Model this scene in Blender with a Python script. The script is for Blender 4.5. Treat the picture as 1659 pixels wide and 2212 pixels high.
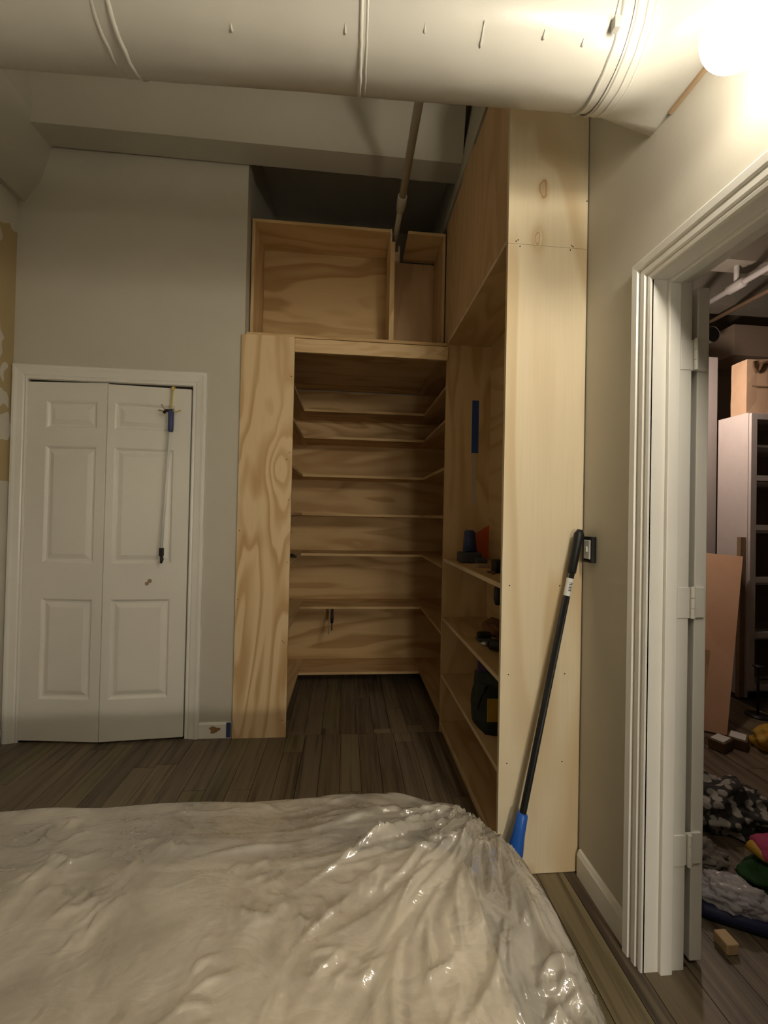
import bpy, bmesh, math, random
from mathutils import Vector, Matrix, noise
random.seed(7)
R = math.radians
for o in list(bpy.data.objects): bpy.data.objects.remove(o)
S = bpy.context.scene
C = S.collection

# ------------------------------------------------------------------ camera
FPX, W_, H_ = 900.0, 1659.0, 2212.0
YAW, PITCH, ROLL = R(5.045), R(0.585), R(1.207)
cy, sy, cp, sp, cr, sr = (math.cos(YAW), math.sin(YAW), math.cos(PITCH), math.sin(PITCH), math.cos(ROLL), math.sin(ROLL))
A = Matrix(((cy, -sy, 0), (0, 0, -1), (sy, cy, 0)))
Pm = Matrix(((1, 0, 0), (0, cp, sp), (0, -sp, cp)))
Q = Matrix(((cr, -sr, 0), (sr, cr, 0), (0, 0, 1)))
M = Q @ Pm @ A
cam_d = bpy.data.cameras.new('camera'); cam = bpy.data.objects.new('camera', cam_d); C.objects.link(cam)
cam_d.sensor_fit = 'VERTICAL'; cam_d.sensor_height = 36.0; cam_d.lens = 36.0 * FPX / H_
cam_d.clip_start = 0.02
mw = Matrix.Identity(4)
for i in range(3):
    mw[i][0] = M[0][i]; mw[i][1] = -M[1][i]; mw[i][2] = -M[2][i]
mw[0][3], mw[1][3], mw[2][3] = 0, 0, 1.30
cam.matrix_world = mw
S.camera = cam

# ------------------------------------------------------------------ world, exposure
w = bpy.data.worlds.new('world'); S.world = w; w.use_nodes = True
bg = w.node_tree.nodes['Background']; bg.inputs[0].default_value = (1, .9, .75, 1); bg.inputs[1].default_value = 0.004
S.view_settings.view_transform = 'Standard'; S.view_settings.look = 'None'
S.view_settings.exposure = 0.63; S.view_settings.gamma = 1.0; S.view_settings.use_curve_mapping = False
GLOBE = (0.755, 0.742, 2.282)          # bare globe bulb by the doorway
GLOBE_L = 14.0                      # its radiance
FILL_GLOBE_L = 64.0                       # fill globes added to the strip, out of view
FILL_LAMP_L = 225.0                       # added dome fill lamp, unseen behind the camera
HALL_L = 82.0                        # bulb in the next room

# ------------------------------------------------------------------ materials
MT = {}
class NT:
    def __init__(s, name):
        s.m = bpy.data.materials.new(name); s.m.use_nodes = True; s.t = s.m.node_tree
        s.b = s.t.nodes['Principled BSDF']; MT[name] = s.m
    def n(s, typ, **k):
        nd = s.t.nodes.new(typ)
        for a, v in k.items(): setattr(nd, a, v)
        return nd
    def l(s, a, b): s.t.links.new(a, b)
    def noise(s, vec, scale, detail=3, rough=.5, dist=0):
        nd = s.n('ShaderNodeTexNoise'); nd.inputs['Scale'].default_value = scale; nd.inputs['Detail'].default_value = detail
        nd.inputs['Roughness'].default_value = rough; nd.inputs['Distortion'].default_value = dist
        s.l(vec, nd.inputs['Vector']); return nd.outputs['Fac']
    def mapping(s, vec, scale=(1, 1, 1), loc=(0, 0, 0)):
        nd = s.n('ShaderNodeMapping'); nd.inputs['Scale'].default_value = scale; nd.inputs['Location'].default_value = loc
        s.l(vec, nd.inputs['Vector']); return nd.outputs[0]
    def ramp(s, fac, stops):
        nd = s.n('ShaderNodeValToRGB'); e = nd.color_ramp.elements
        e[0].position, e[0].color = stops[0][0], (*stops[0][1], 1)
        e[1].position, e[1].color = stops[-1][0], (*stops[-1][1], 1)
        for p, c in stops[1:-1]:
            x = e.new(p); x.color = (*c, 1)
        s.l(fac, nd.inputs[0]); return nd.outputs[0]
    def math(s, op, a, b=None):
        nd = s.n('ShaderNodeMath', operation=op)
        for i, v in enumerate((a, b)):
            if v is None: continue
            if isinstance(v, (int, float)): nd.inputs[i].default_value = v
            else: s.l(v, nd.inputs[i])
        return nd.outputs[0]
    def mix(s, fac, a, b, mode='MIX'):
        nd = s.n('ShaderNodeMix', data_type='RGBA', blend_type=mode)
        for i, v in ((0, fac), (6, a), (7, b)):
            if isinstance(v, (int, float)): nd.inputs[i].default_value = v
            elif isinstance(v, tuple): nd.inputs[i].default_value = (*v, 1)
            else: s.l(v, nd.inputs[i])
        return nd.outputs[2]
    def bump(s, h, strength, dist=.01):
        nd = s.n('ShaderNodeBump'); nd.inputs['Strength'].default_value = strength; nd.inputs['Distance'].default_value = dist
        s.l(h, nd.inputs['Height']); s.l(nd.outputs[0], s.b.inputs['Normal'])
    def set(s, col=None, rough=.5, metal=0, spec=.5):
        if col is not None:
            if isinstance(col, tuple): s.b.inputs['Base Color'].default_value = (*col, 1)
            else: s.l(col, s.b.inputs['Base Color'])
        s.b.inputs['Roughness'].default_value = rough; s.b.inputs['Metallic'].default_value = metal
        s.b.inputs['Specular IOR Level'].default_value = spec
        return s
    def pos(s): return s.n('ShaderNodeNewGeometry').outputs['Position']
    def obj(s): return s.n('ShaderNodeTexCoord').outputs['Object']

def flat(name, col, rough=.6, var=.12, scale=14, bump=.08, metal=0, spec=.4):
    t = NT(name); p = t.obj()
    f = t.noise(p, scale, 4)
    c = t.ramp(f, [(.25, tuple(x * (1 - var) for x in col)), (.75, tuple(min(1, x * (1 + var)) for x in col))])
    t.set(c, rough, metal, spec)
    if bump: t.bump(t.noise(p, scale * 6, 3), bump, .004)
    return t.m

def paint(name, col, rough, lump=.12, scale=55, drips=False):
    t = NT(name); p = t.pos()
    f = t.noise(p, 1.7, 4)
    c = t.ramp(f, [(.3, tuple(x * .94 for x in col)), (.7, tuple(min(1, x * 1.04) for x in col))])
    t.set(c, rough, 0, .45)
    a = t.noise(p, scale, 3); b = t.noise(p, 6, 2)
    t.bump(t.math('ADD', a, t.math('MULTIPLY', b, 1.5)), lump, .004)
    return t
paint('wall_paint', (.56, .53, .455), .55)
paint('beam_paint', (.49, .465, .39), .6, .25, 30)
paint('trim_paint', (.80, .785, .73), .32, .12, 25)
paint('door_paint', (.78, .76, .70), .38, .1, 35)
paint('duct_paint', (.53, .52, .47), .30, .35, 16)
paint('bounce_cut_dark', (.10, .08, .06), .9)  # dark finish added on the unseen near wall to cut bounce
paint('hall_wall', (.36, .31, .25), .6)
paint('hall_soffit', (.72, .60, .46), .6)
# left wall: paint with bare joint compound near the corner
t = NT('patched_wall'); p = t.pos()
sep = t.n('ShaderNodeSeparateXYZ'); t.l(p, sep.inputs[0])
yy = t.math('ADD', sep.outputs[1], t.math('MULTIPLY', t.math('SUBTRACT', t.noise(p, 2.2, 2), .5), .7))
near = t.math('GREATER_THAN', yy, 2.34)
patch = t.math('GREATER_THAN', t.noise(t.mapping(p, (1, 1, .8), (0, 0, 2.3)), 2.6, 3), .44)
zlim = t.math('MULTIPLY', t.math('LESS_THAN', t.math('ADD', sep.outputs[2], t.math('MULTIPLY', t.noise(p, 5, 2), .5)), 3.12), t.math('GREATER_THAN', sep.outputs[2], 1.45))
mk = t.math('MULTIPLY', t.math('MULTIPLY', near, patch), zlim)
t.set(t.mix(mk, (.56, .53, .455), (.41, .315, .165)), .7); t.bump(t.noise(p, 40, 3), .2, .004)

def ply(name, grain, light=(.70, .505, .27), dark=(.52, .33, .145), freq=9, sc=3.0, seed=0, knots=(), rings=True):
    """rotary cut pine plywood: contour lines of a stretched noise, fine pores along the grain"""
    t = NT(name); p = t.pos()
    st = [sc, sc, sc]; st[grain] = sc * .20
    fn = [95, 95, 95]; fn[grain] = 3.2
    v = t.mapping(p, tuple(st), (seed * 3.7, seed * 1.9, seed * 2.3))
    N = t.noise(v, 1.0, 2.5, .45, .35)
    for (kx, kz, rad) in knots:     # grain lines swirl round the knots
        sepk = t.n('ShaderNodeSeparateXYZ'); t.l(p, sepk.inputs[0])
        dx = t.math('MULTIPLY', t.math('SUBTRACT', sepk.outputs[0], kx), 1 / rad)
        dz = t.math('MULTIPLY', t.math('SUBTRACT', sepk.outputs[2], kz), .55 / rad)
        r2 = t.math('ADD', t.math('MULTIPLY', dx, dx), t.math('MULTIPLY', dz, dz))
        g = t.math('DIVIDE', .22, t.math('ADD', r2, 1.0))
        N = t.math('ADD', N, g)
    cont = t.math('FRACT', t.math('MULTIPLY', N, freq))
    g1 = t.ramp(cont, [(0, light), (.35, light), (.72, dark), (.86, dark), (1, light)])
    fine = t.noise(t.mapping(p, tuple(fn)), 1.0, 2)
    g2 = t.mix(t.math('MULTIPLY', fine, .5), g1, tuple(x * .78 for x in light))
    blot = t.noise(t.mapping(p, tuple(x * .55 for x in st), (seed, 0, 5)), 1.3, 2)
    g3 = t.mix(t.ramp(blot, [(.42, (0, 0, 0)), (.62, (.45,) * 3)]), g2, light)
    for (kx, kz, rad) in (knots if rings else ()):
        sepk = t.n('ShaderNodeSeparateXYZ'); t.l(p, sepk.inputs[0])
        wob = t.math('MULTIPLY', t.math('SUBTRACT', t.noise(p, 30, 2), .5), rad * .6)
        dx = t.math('ADD', t.math('SUBTRACT', sepk.outputs[0], kx), wob)
        dz = t.math('MULTIPLY', t.math('SUBTRACT', sepk.outputs[2], kz), .42)
        rr = t.math('SQRT', t.math('ADD', t.math('MULTIPLY', dx, dx), t.math('MULTIPLY', dz, dz)))
        ring = t.ramp(t.math('DIVIDE', rr, rad), [(0, (.35,) * 3), (.28, (.2,) * 3), (.40, (.9,) * 3), (.48, (.1,) * 3), (.6, (0, 0, 0))])
        g3 = t.mix(ring, g3, (.40, .20, .08))
    t.set(g3, .62, 0, .25); t.bump(fine, .12, .002)
    return t.m
ply('ply_v', 2, seed=1)  # closet wood tone deepened to carry warm bounced light
ply('ply_v2', 2, light=(.79, .68, .48), dark=(.63, .475, .27), seed=4, sc=2.6, freq=5, knots=((.703, 2.531, .034), (.683, 2.344, .024)))
ply('ply_face', 2, light=(.78, .60, .36), dark=(.50, .30, .12), seed=3, sc=3.6, freq=9, knots=((-.405, 1.56, .07),), rings=False)
ply('ply_h', 0, light=(.68, .48, .245), dark=(.43, .255, .10), seed=6, freq=6, sc=3.6)  # interior boards: bounce light put in as a deeper, more saturated tone
ply('ply_y', 1, light=(.67, .475, .25), dark=(.52, .335, .15), seed=9)
ply('ply_edge', 1, light=(.76, .61, .40), dark=(.62, .46, .27), seed=2, freq=16)
ply('ply_brown_and_shaded', 2, light=(.62, .42, .235), dark=(.50, .32, .16), seed=5)  # darker tone stands for shade on upper boards; the short board is brown
ply('board_pink', 2, light=(.72, .46, .29), dark=(.66, .40, .24), seed=8, freq=4)
ply('pine', 0, light=(.72, .53, .30), dark=(.60, .40, .19), seed=12, sc=7)

# plank floor: each plank its own shade, streaks along its length
t = NT('plank'); oi = t.n('ShaderNodeObjectInfo'); p = t.pos()
off = t.n('ShaderNodeVectorMath', operation='SCALE'); off.inputs[0].default_value = (13, 29, 7); t.l(oi.outputs['Random'], off.inputs['Scale'])
ad = t.n('ShaderNodeVectorMath', operation='ADD'); t.l(p, ad.inputs[0]); t.l(off.outputs[0], ad.inputs[1]); pv = ad.outputs[0]
base = t.ramp(oi.outputs['Random'], [(0, (.075, .05, .03)), (.16, (.19, .145, .085)), (.32, (.06, .04, .026)), (.48, (.23, .18, .105)), (.62, (.14, .125, .05)), (.76, (.05, .036, .026)), (.88, (.11, .08, .05)), (1, (.20, .165, .115))])
s1 = t.noise(t.mapping(pv, (34, 1.5, 34)), 1.0, 4, .6, .4)
s2 = t.noise(t.mapping(pv, (110, 4, 110)), 1.0, 2)
c = t.mix(t.ramp(s1, [(.35, (0, 0, 0)), (.7, (.75,) * 3)]), base, (.25, .20, .13))
c = t.mix(t.ramp(s1, [(.28, (.8,) * 3), (.45, (0, 0, 0))]), c, (.045, .032, .022))
c = t.mix(t.math('MULTIPLY', s2, .35), c, (.07, .05, .03))
t.set(c, .42, 0, .45); t.bump(t.math('ADD', s1, s2), .15, .003)
flat('subfloor', (.03, .024, .018), .9)
flat('black', (.012, .012, .013), .45)
flat('dark_metal', (.05, .05, .052), .4, metal=.7)
flat('steel', (.45, .44, .42), .35, metal=.9, var=.05)
flat('dark_gap', (.02, .017, .015), .9, bump=0)
flat('blue_plastic', (.02, .12, .52), .35, var=.06)
flat('tool_blue', (.045, .06, .16), .45)
flat('tool_grey', (.055, .058, .06), .5)
flat('tape_blue', (.03, .075, .27), .6, var=.06)
flat('tape_pale', (.52, .46, .34), .6, var=.06)
flat('orange', (.52, .10, .035), .45, var=.06)
flat('brown_cloth', (.20, .10, .045), .9)
flat('bag_green', (.022, .03, .022), .75)
flat('yellow', (.50, .31, .035), .55, var=.05)
flat('yellow_string', (.62, .45, .10), .7, var=.05)
flat('white_plastic', (.72, .72, .70), .35, var=.04)
flat('wood_mark', (.36, .25, .15), .7)
flat('hole_brown', (.30, .16, .07), .9)
flat('purple', (.10, .06, .16), .7)
flat('cream_fabric', (.78, .68, .52), .9, var=.10, scale=5)
flat('bed_base', (.20, .17, .14), .9)
flat('kraft', (.62, .44, .29), .8, var=.06)
flat('white_melamine', (.74, .69, .66), .4, var=.03, bump=.02)
flat('navy', (.012, .016, .06), .6)
flat('pink', (.42, .05, .13), .75)
flat('red', (.30, .015, .015), .55)
flat('green_cloth', (.02, .07, .02), .9)
flat('grey_cloth', (.20, .18, .15), .9)
flat('beige_block', (.55, .40, .22), .7)
flat('box_brown', (.16, .10, .055), .8)
flat('lampshade', (.8, .72, .58), .8)
t = NT('pattern_cloth'); v = t.n('ShaderNodeTexVoronoi'); v.inputs['Scale'].default_value = 22; t.l(t.obj(), v.inputs['Vector'])
t.set(t.ramp(v.outputs['Distance'], [(.3, (.36, .34, .30)), (.42, (.36, .34, .30)), (.5, (.03, .028, .025)), (.8, (.03, .028, .025))]), .8)
def emit(name, col, st):
    t = NT(name); t.set((.8, .8, .8), .5)
    t.b.inputs['Emission Color'].default_value = (*col, 1); t.b.inputs['Emission Strength'].default_value = st
emit('globe_glow', (1.0, .90, .73), GLOBE_L)
emit('fill_globe_glow', (1.0, .90, .73), FILL_GLOBE_L)
emit('hall_glow', (1.0, .77, .64), HALL_L)
emit('fill_lamp_glow', (1.0, .90, .73), FILL_LAMP_L)
t = NT('glass'); t.set((.9, .95, .92), .05); t.b.inputs['Transmission Weight'].default_value = 1; t.b.inputs['IOR'].default_value = 1.2; t.b.inputs['Alpha'].default_value = .35
t = NT('clear_wrap'); t.set((.62, .60, .62), .07, 0, .9); t.b.inputs['Alpha'].default_value = .55
t = NT('plastic_film'); p = t.pos()
f1 = t.noise(p, 7, 4, .55, .6)
t.set((.90, .84, .74), .30, 0, .6); t.b.inputs['Coat Weight'].default_value = 0
t.bump(t.math('ADD', t.math('ABSOLUTE', t.math('SUBTRACT', t.noise(t.mapping(p, (1, 1.5, 1)), 9, 3, .5, 1.5), .5)), t.math('MULTIPLY', t.math('ABSOLUTE', t.math('SUBTRACT', t.noise(p, 24, 2, .5, 1.0), .5)), .35)), .15, .05)
tr = t.n('ShaderNodeBsdfTransparent'); tr.inputs[0].default_value = (.97, .96, .94, 1)
mx = t.n('ShaderNodeMixShader'); t.l(t.ramp(f1, [(.3, (.50,) * 3), (.7, (.72,) * 3)]), mx.inputs[0])
gs = t.n('ShaderNodeBsdfGlossy'); gs.inputs['Roughness'].default_value = .075; gs.inputs['Color'].default_value = (1, 1, 1, 1)
fr = t.n('ShaderNodeFresnel'); fr.inputs['IOR'].default_value = 1.75
mg = t.n('ShaderNodeMixShader'); t.l(fr.outputs[0], mg.inputs[0])
bn = [n for n in t.t.nodes if n.type == 'BUMP'][0]; t.l(bn.outputs[0], gs.inputs['Normal']); t.l(bn.outputs[0], fr.inputs['Normal'])
out = [n for n in t.t.nodes if n.type == 'OUTPUT_MATERIAL'][0]
t.l(t.b.outputs[0], mx.inputs[1]); t.l(tr.outputs[0], mx.inputs[2]); t.l(mx.outputs[0], mg.inputs[1]); t.l(gs.outputs[0], mg.inputs[2]); t.l(mg.outputs[0], out.inputs[0])

# ------------------------------------------------------------------ helpers
def tag(o, label=None, cat=None, group=None, kind=None):
    if label: o['label'] = label
    if cat: o['category'] = cat
    if group: o['group'] = group
    if kind: o['kind'] = kind
    return o
def link(name, me, mat, parent=None):
    o = bpy.data.objects.new(name, me); C.objects.link(o)
    if mat and not me.materials: me.materials.append(MT[mat])
    if parent: o.parent = parent; o.matrix_parent_inverse = parent_inv(parent)
    return o
def parent_inv(pr):
    m = Matrix.Translation(pr.location) if pr.parent is None else Matrix.Translation(pr.parent.location + pr.location)
    return m.inverted()
def obj(name, bm, mat, parent=None, smooth=False, origin=None):
    """one mesh object in world coordinates with its origin at its base centre"""
    bm.normal_update()
    if origin is None and bm.verts:
        xs = [v.co.x for v in bm.verts]; ys = [v.co.y for v in bm.verts]; zs = [v.co.z for v in bm.verts]
        origin = Vector(((min(xs) + max(xs)) / 2, (min(ys) + max(ys)) / 2, min(zs)))
    origin = Vector(origin or (0, 0, 0))
    for v in bm.verts: v.co -= origin
    me = bpy.data.meshes.new(name); bm.to_mesh(me); bm.free()
    if smooth:
        for p_ in me.polygons: p_.use_smooth = True
    me.materials.append(MT[mat])
    o = bpy.data.objects.new(name, me); C.objects.link(o)
    if parent is not None:
        o.parent = parent; base = wloc(parent); o.location = origin - base
    else: o.location = origin
    return o
def wloc(o):
    l = o.location.copy(); q = o.parent
    while q is not None: l += q.location; q = q.parent
    return l
def thing(name, label, cat, loc=(0, 0, 0), group=None, kind=None):
    o = bpy.data.objects.new(name, None); C.objects.link(o); o.location = loc; o.empty_display_size = .05
    return tag(o, label, cat, group, kind)
def box(bm, x0, x1, y0, y1, z0, z1, bev=0):
    vs = [bm.verts.new((x, y, z)) for x in (x0, x1) for y in (y0, y1) for z in (z0, z1)]
    fs = [bm.faces.new([vs[i] for i in f]) for f in ((0, 1, 3, 2), (4, 6, 7, 5), (0, 4, 5, 1), (2, 3, 7, 6), (0, 2, 6, 4), (1, 5, 7, 3))]
    if bev:
        es = list({e for f in fs for e in f.edges})
        bmesh.ops.bevel(bm, geom=es, offset=bev, segments=2, affect='EDGES', profile=.5)
    return bm
def B(*a, bev=0.0):
    return box(bmesh.new(), *a, bev=bev)
def frame(d):
    d = Vector(d).normalized(); u = d.orthogonal().normalized(); return u, d.cross(u)
def tube(bm, pts, rad, seg=16, caps=True):
    pts = [Vector(p) for p in pts]; n = len(pts)
    rs = rad if isinstance(rad, (list, tuple)) else [rad] * n
    d0 = (pts[1] - pts[0]).normalized(); u = d0.orthogonal().normalized(); rings = []
    for i in range(n):
        d = (pts[min(i + 1, n - 1)] - pts[max(i - 1, 0)]).normalized()
        u = (u - d * u.dot(d)).normalized(); v = d.cross(u)
        rings.append([bm.verts.new(pts[i] + (u * math.cos(a) + v * math.sin(a)) * rs[i]) for a in [2 * math.pi * k / seg for k in range(seg)]])
    for i in range(n - 1):
        for k in range(seg):
            bm.faces.new((rings[i][k], rings[i][(k + 1) % seg], rings[i + 1][(k + 1) % seg], rings[i + 1][k]))
    if caps:
        bm.faces.new(list(reversed(rings[0]))); bm.faces.new(rings[-1])
    return bm
def T(pts, rad, seg=16, caps=True): return tube(bmesh.new(), pts, rad, seg, caps)
def lathe(bm, c, prof, seg=32):
    rings = []
    for r, z in prof:
        if r < 1e-6: rings.append([bm.verts.new((c[0], c[1], c[2] + z))])
        else: rings.append([bm.verts.new((c[0] + r * math.cos(2 * math.pi * k / seg), c[1] + r * math.sin(2 * math.pi * k / seg), c[2] + z)) for k in range(seg)])
    for a, b in zip(rings[:-1], rings[1:]):
        for k in range(seg):
            k2 = (k + 1) % seg
            if len(a) == 1 and len(b) == 1: continue
            if len(a) == 1: bm.faces.new((a[0], b[k2], b[k]))
            elif len(b) == 1: bm.faces.new((a[k], a[k2], b[0]))
            else: bm.faces.new((a[k], a[k2], b[k2], b[k]))
    return bm
def L(c, prof, seg=32): return lathe(bmesh.new(), c, prof, seg)
def prism(bm, poly, axis, a0, a1):
    """polygon in the two other axes, extruded along axis"""
    def mk(p, a):
        c = [0, 0, 0]; o = [i for i in range(3) if i != axis]; c[o[0]], c[o[1]] = p; c[axis] = a; return bm.verts.new(c)
    A_ = [mk(p, a0) for p in poly]; B_ = [mk(p, a1) for p in poly]; n = len(poly)
    for i in range(n): bm.faces.new((A_[i], A_[(i + 1) % n], B_[(i + 1) % n], B_[i]))
    bm.faces.new(list(reversed(A_))); bm.faces.new(B_)
    bmesh.ops.recalc_face_normals(bm, faces=bm.faces); return bm
def PR(poly, axis, a0, a1): return prism(bmesh.new(), poly, axis, a0, a1)
def slab(bm, q, th):
    """four corners (3D) given thickness along their normal"""
    q = [Vector(x) for x in q]; n = (q[1] - q[0]).cross(q[3] - q[0]).normalized() * th
    a = [bm.verts.new(x) for x in q]; b = [bm.verts.new(x + n) for x in q]
    bm.faces.new(list(reversed(a))); bm.faces.new(b)
    for i in range(4): bm.faces.new((a[i], a[(i + 1) % 4], b[(i + 1) % 4], b[i]))
    bmesh.ops.recalc_face_normals(bm, faces=bm.faces); return bm
def blob(c, rad, amp, fr, seed, sub=4, flatten=True):
    """crumpled soft lump sitting on its base"""
    bm = bmesh.new(); bmesh.ops.create_icosphere(bm, subdivisions=sub, radius=1)
    sd = Vector((seed * 5.1, seed * 2.7, seed))
    for v in bm.verts:
        q = v.co.copy()
        n1 = noise.noise(q * fr + sd); n2 = abs(noise.noise(q * fr * 2.3 + sd * 2)); 
        k = 1 + amp * n1 + amp * .8 * (0.25 - n2)
        v.co = Vector((q.x * rad[0] * k, q.y * rad[1] * k, q.z * rad[2] * k))
        if flatten and v.co.z < -rad[2] * .35: v.co.z = -rad[2] * .35 + (v.co.z + rad[2] * .35) * .05
    zmin = min(v.co.z for v in bm.verts)
    for v in bm.verts: v.co += Vector((c[0], c[1], c[2] - zmin))
    return bm
def struct(name, bm, mat, label, cat='structure', parent=None, smooth=False):
    o = obj(name, bm, mat, parent, smooth, origin=(0, 0, 0) if parent is None else None)
    if parent is None: tag(o, label, cat, kind='structure')
    return o

# ------------------------------------------------------------------ the setting
XL, XR, YB, YN, ZC = -1.88, 0.88, 2.50, -2.2, 3.75
floor = struct('floor', B(XL - .1, 4.9, YN - .1, 4.6, -.06, -.008), 'subfloor', 'dark wood-look plank floor running through both rooms', 'floor')
pm = bpy.data.meshes.new('plank'); bm = B(0, 1, 0, 1, -.008, 0); bm.to_mesh(pm); bm.free(); pm.materials.append(MT['plank'])
def planks(x0, x1, y0, y1, wd, ln, seed, clip=None):
    rnd = random.Random(seed); x = x0; g = .0012
    while x < x1 - .005:
        w_ = min(wd, x1 - x); y = y0 - rnd.random() * ln
        while y < y1 - .005:
            a, b = max(y, y0), min(y + ln, y1)
            if b - a > .02 and (clip is None or clip(x + w_ / 2, a, b)):
                o = bpy.data.objects.new('plank', pm); C.objects.link(o); o.parent = floor
                o.location = (x + g, a + g, 0); o.scale = (w_ - 2 * g, b - a - 2 * g, 1)
            y += ln
        x += wd
# visible floor of the bedroom and the closet; under the bed and behind the camera the planks are longer runs out of sight
planks(-1.88, .88, .62, 2.50, .104, .92, 3, lambda x, a, b: not (x < .25 and b < .9))
planks(-.644, .88, 2.50, 3.56, .104, .92, 5)
planks(.88, 1.02, .34, 1.15, .14, .81, 6)
planks(1.02, 2.9, .55, 2.9, .14, 1.1, 8, lambda x, a, b: x < 1.25 * b + .35)
base_run = struct('floor_run', B(XL, .88, YN, .62, -.008, 0), 'plank', None, parent=floor)

ceil = struct('ceiling', B(XL - .1, 4.9, YN - .1, 4.6, ZC, ZC + .1), 'beam_paint', 'painted concrete ceiling with dropped beams', 'ceiling')
# beam across the room above the back wall, with drafted sides
struct('beam', PR([(2.34, 3.345), (2.487, 3.345), (2.487, ZC), (2.27, ZC)], 0, XL, .62), 'beam_paint', None, parent=ceil)
# beam along the right wall over the plywood
struct('beam', PR([(.588, 3.175), (.88, 3.175), (.88, ZC), (.675, ZC)], 1, 1.30, 3.55), 'beam_paint', None, parent=ceil)
# stub beam in the left corner
struct('beam', PR([(XL, 3.03), (-1.845, 3.03), (-1.76, 3.16), (-1.70, 3.40), (-1.70, ZC), (XL, ZC)], 1, YN, 2.5), 'beam_paint', None, parent=ceil)
for y_ in (2.25, 2.98, 3.62):
    struct('beam', PR([(y_, 3.36), (y_ + .16, 3.36), (y_ + .21, ZC), (y_ - .05, ZC)], 0, 1.0, 4.8), 'beam_paint', None, parent=ceil)

# back wall with the bifold closet opening
DX0, DX1, DZ = -1.800, -.899, 2.027
bm = bmesh.new()
box(bm, XL, DX0, YB, YB + .12, 0, ZC); box(bm, DX1, -.622, YB, YB + .12, 0, ZC); box(bm, DX0, DX1, YB, YB + .12, DZ, ZC)
box(bm, XL, -.644, 3.10, 3.16, 0, 2.6); box(bm, -.70, -.644, YB + .12, 3.56, 0, ZC); box(bm, XL, -.70, YB + .12, 3.10, 2.3, 2.4)
struct('wall_back', bm, 'wall_paint', 'greige painted back wall with the small closet doorway', 'wall')
struct('wall_niche', B(-.70, .88, 3.56, 3.66, 0, ZC), 'wall_paint', 'greige wall at the back of the niche above the cabinets', 'wall')
struct('wall_left', B(XL - .1, XL, YN, 3.2, 0, ZC), 'patched_wall', 'left wall with tan unpainted patches in the corner', 'wall')
struct('wall_near', B(XL - .1, 4.9, YN - .1, YN, 0, ZC), 'bounce_cut_dark', 'unseen wall behind the viewer, darkened to cut bounced light', 'wall')
JY0, JY1, JZ, WT = .335, 1.147, 2.018, 1.0
bm = bmesh.new()
box(bm, XR, WT, YN, JY0, 0, ZC); box(bm, XR, WT, JY1, 3.66, 0, ZC); box(bm, XR, WT, JY0, JY1, JZ, ZC)
struct('wall_right', bm, 'wall_paint', 'greige right wall with the open doorway', 'wall')
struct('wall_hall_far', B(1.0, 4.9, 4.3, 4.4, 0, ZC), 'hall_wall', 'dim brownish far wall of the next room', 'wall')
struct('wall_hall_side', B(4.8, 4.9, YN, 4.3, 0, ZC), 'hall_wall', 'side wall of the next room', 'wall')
struct('trim_3', B(3.886, 4.8, 3.9, 4.3, 3.02, 3.335, bev=.004), 'hall_soffit', 'cream boxed soffit high on the wall of the next room', 'trim')

def casing(name, prof, a0, a1, zt, plane, side, axis, label, mat='trim_paint'):
    """U-shaped mitred door casing; prof = [(t across, h proud)], side = direction it stands proud of the wall plane"""
    bm = bmesh.new(); cols = []
    for tt, h in prof:
        pts = [(a0 - tt, 0), (a0 - tt, zt + tt), (a1 + tt, zt + tt), (a1 + tt, 0)]
        row = []
        for a, z in pts:
            co = (a, plane + side * h, z) if axis == 0 else (plane + side * h, a, z)
            row.append(bm.verts.new(co))
        cols.append(row)
    for r0, r1 in zip(cols[:-1], cols[1:]):
        for i in range(3): bm.faces.new((r0[i], r0[i + 1], r1[i + 1], r1[i]))
    bmesh.ops.recalc_face_normals(bm, faces=bm.faces)
    return struct(name, bm, mat, label, 'trim')
casing('trim_1', [(-.004, 0), (-.004, .009), (.003, .011), (.012, .008), (.018, .012), (.045, .016), (.058, .020), (.069, .020), (.074, .016), (.074, 0)], DX0, DX1, DZ + .008, YB, -1, 0,
       'white casing around the bifold closet door')
casing('trim_2', [(-.006, 0), (-.006, .010), (.002, .012), (.006, .009), (.011, .009), (.014, .015), (.028, .016), (.031, .012), (.036, .012), (.039, .020), (.058, .022), (.064, .018), (.064, 0)], JY0, JY1, JZ + .004, XR, -1, 1,
       'white moulded casing around the open doorway')
# jamb lining of the doorway
bm = bmesh.new()
box(bm, XR - .004, WT + .002, JY1 - .006, JY1 + .008, 0, JZ + .004); box(bm, XR - .004, WT + .002, JY0 - .008, JY0 + .006, 0, JZ + .004)
box(bm, XR - .004, WT + .002, JY0 + .006, JY1 - .006, JZ - .008, JZ + .004)
jl = struct('trim_4', bm, 'trim_paint', 'painted jamb lining of the open doorway', 'trim')
bm = bmesh.new()
box(bm, .922, .958, JY1 - .018, JY1 - .006, 0, JZ - .008, bev=.002); box(bm, .922, .958, JY0 + .006, JY0 + .018, 0, JZ - .008, bev=.002); box(bm, .922, .958, JY0 + .018, JY1 - .018, JZ - .02, JZ - .008, bev=.002)
struct('door_stop', bm, 'trim_paint', None, parent=jl)
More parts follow.
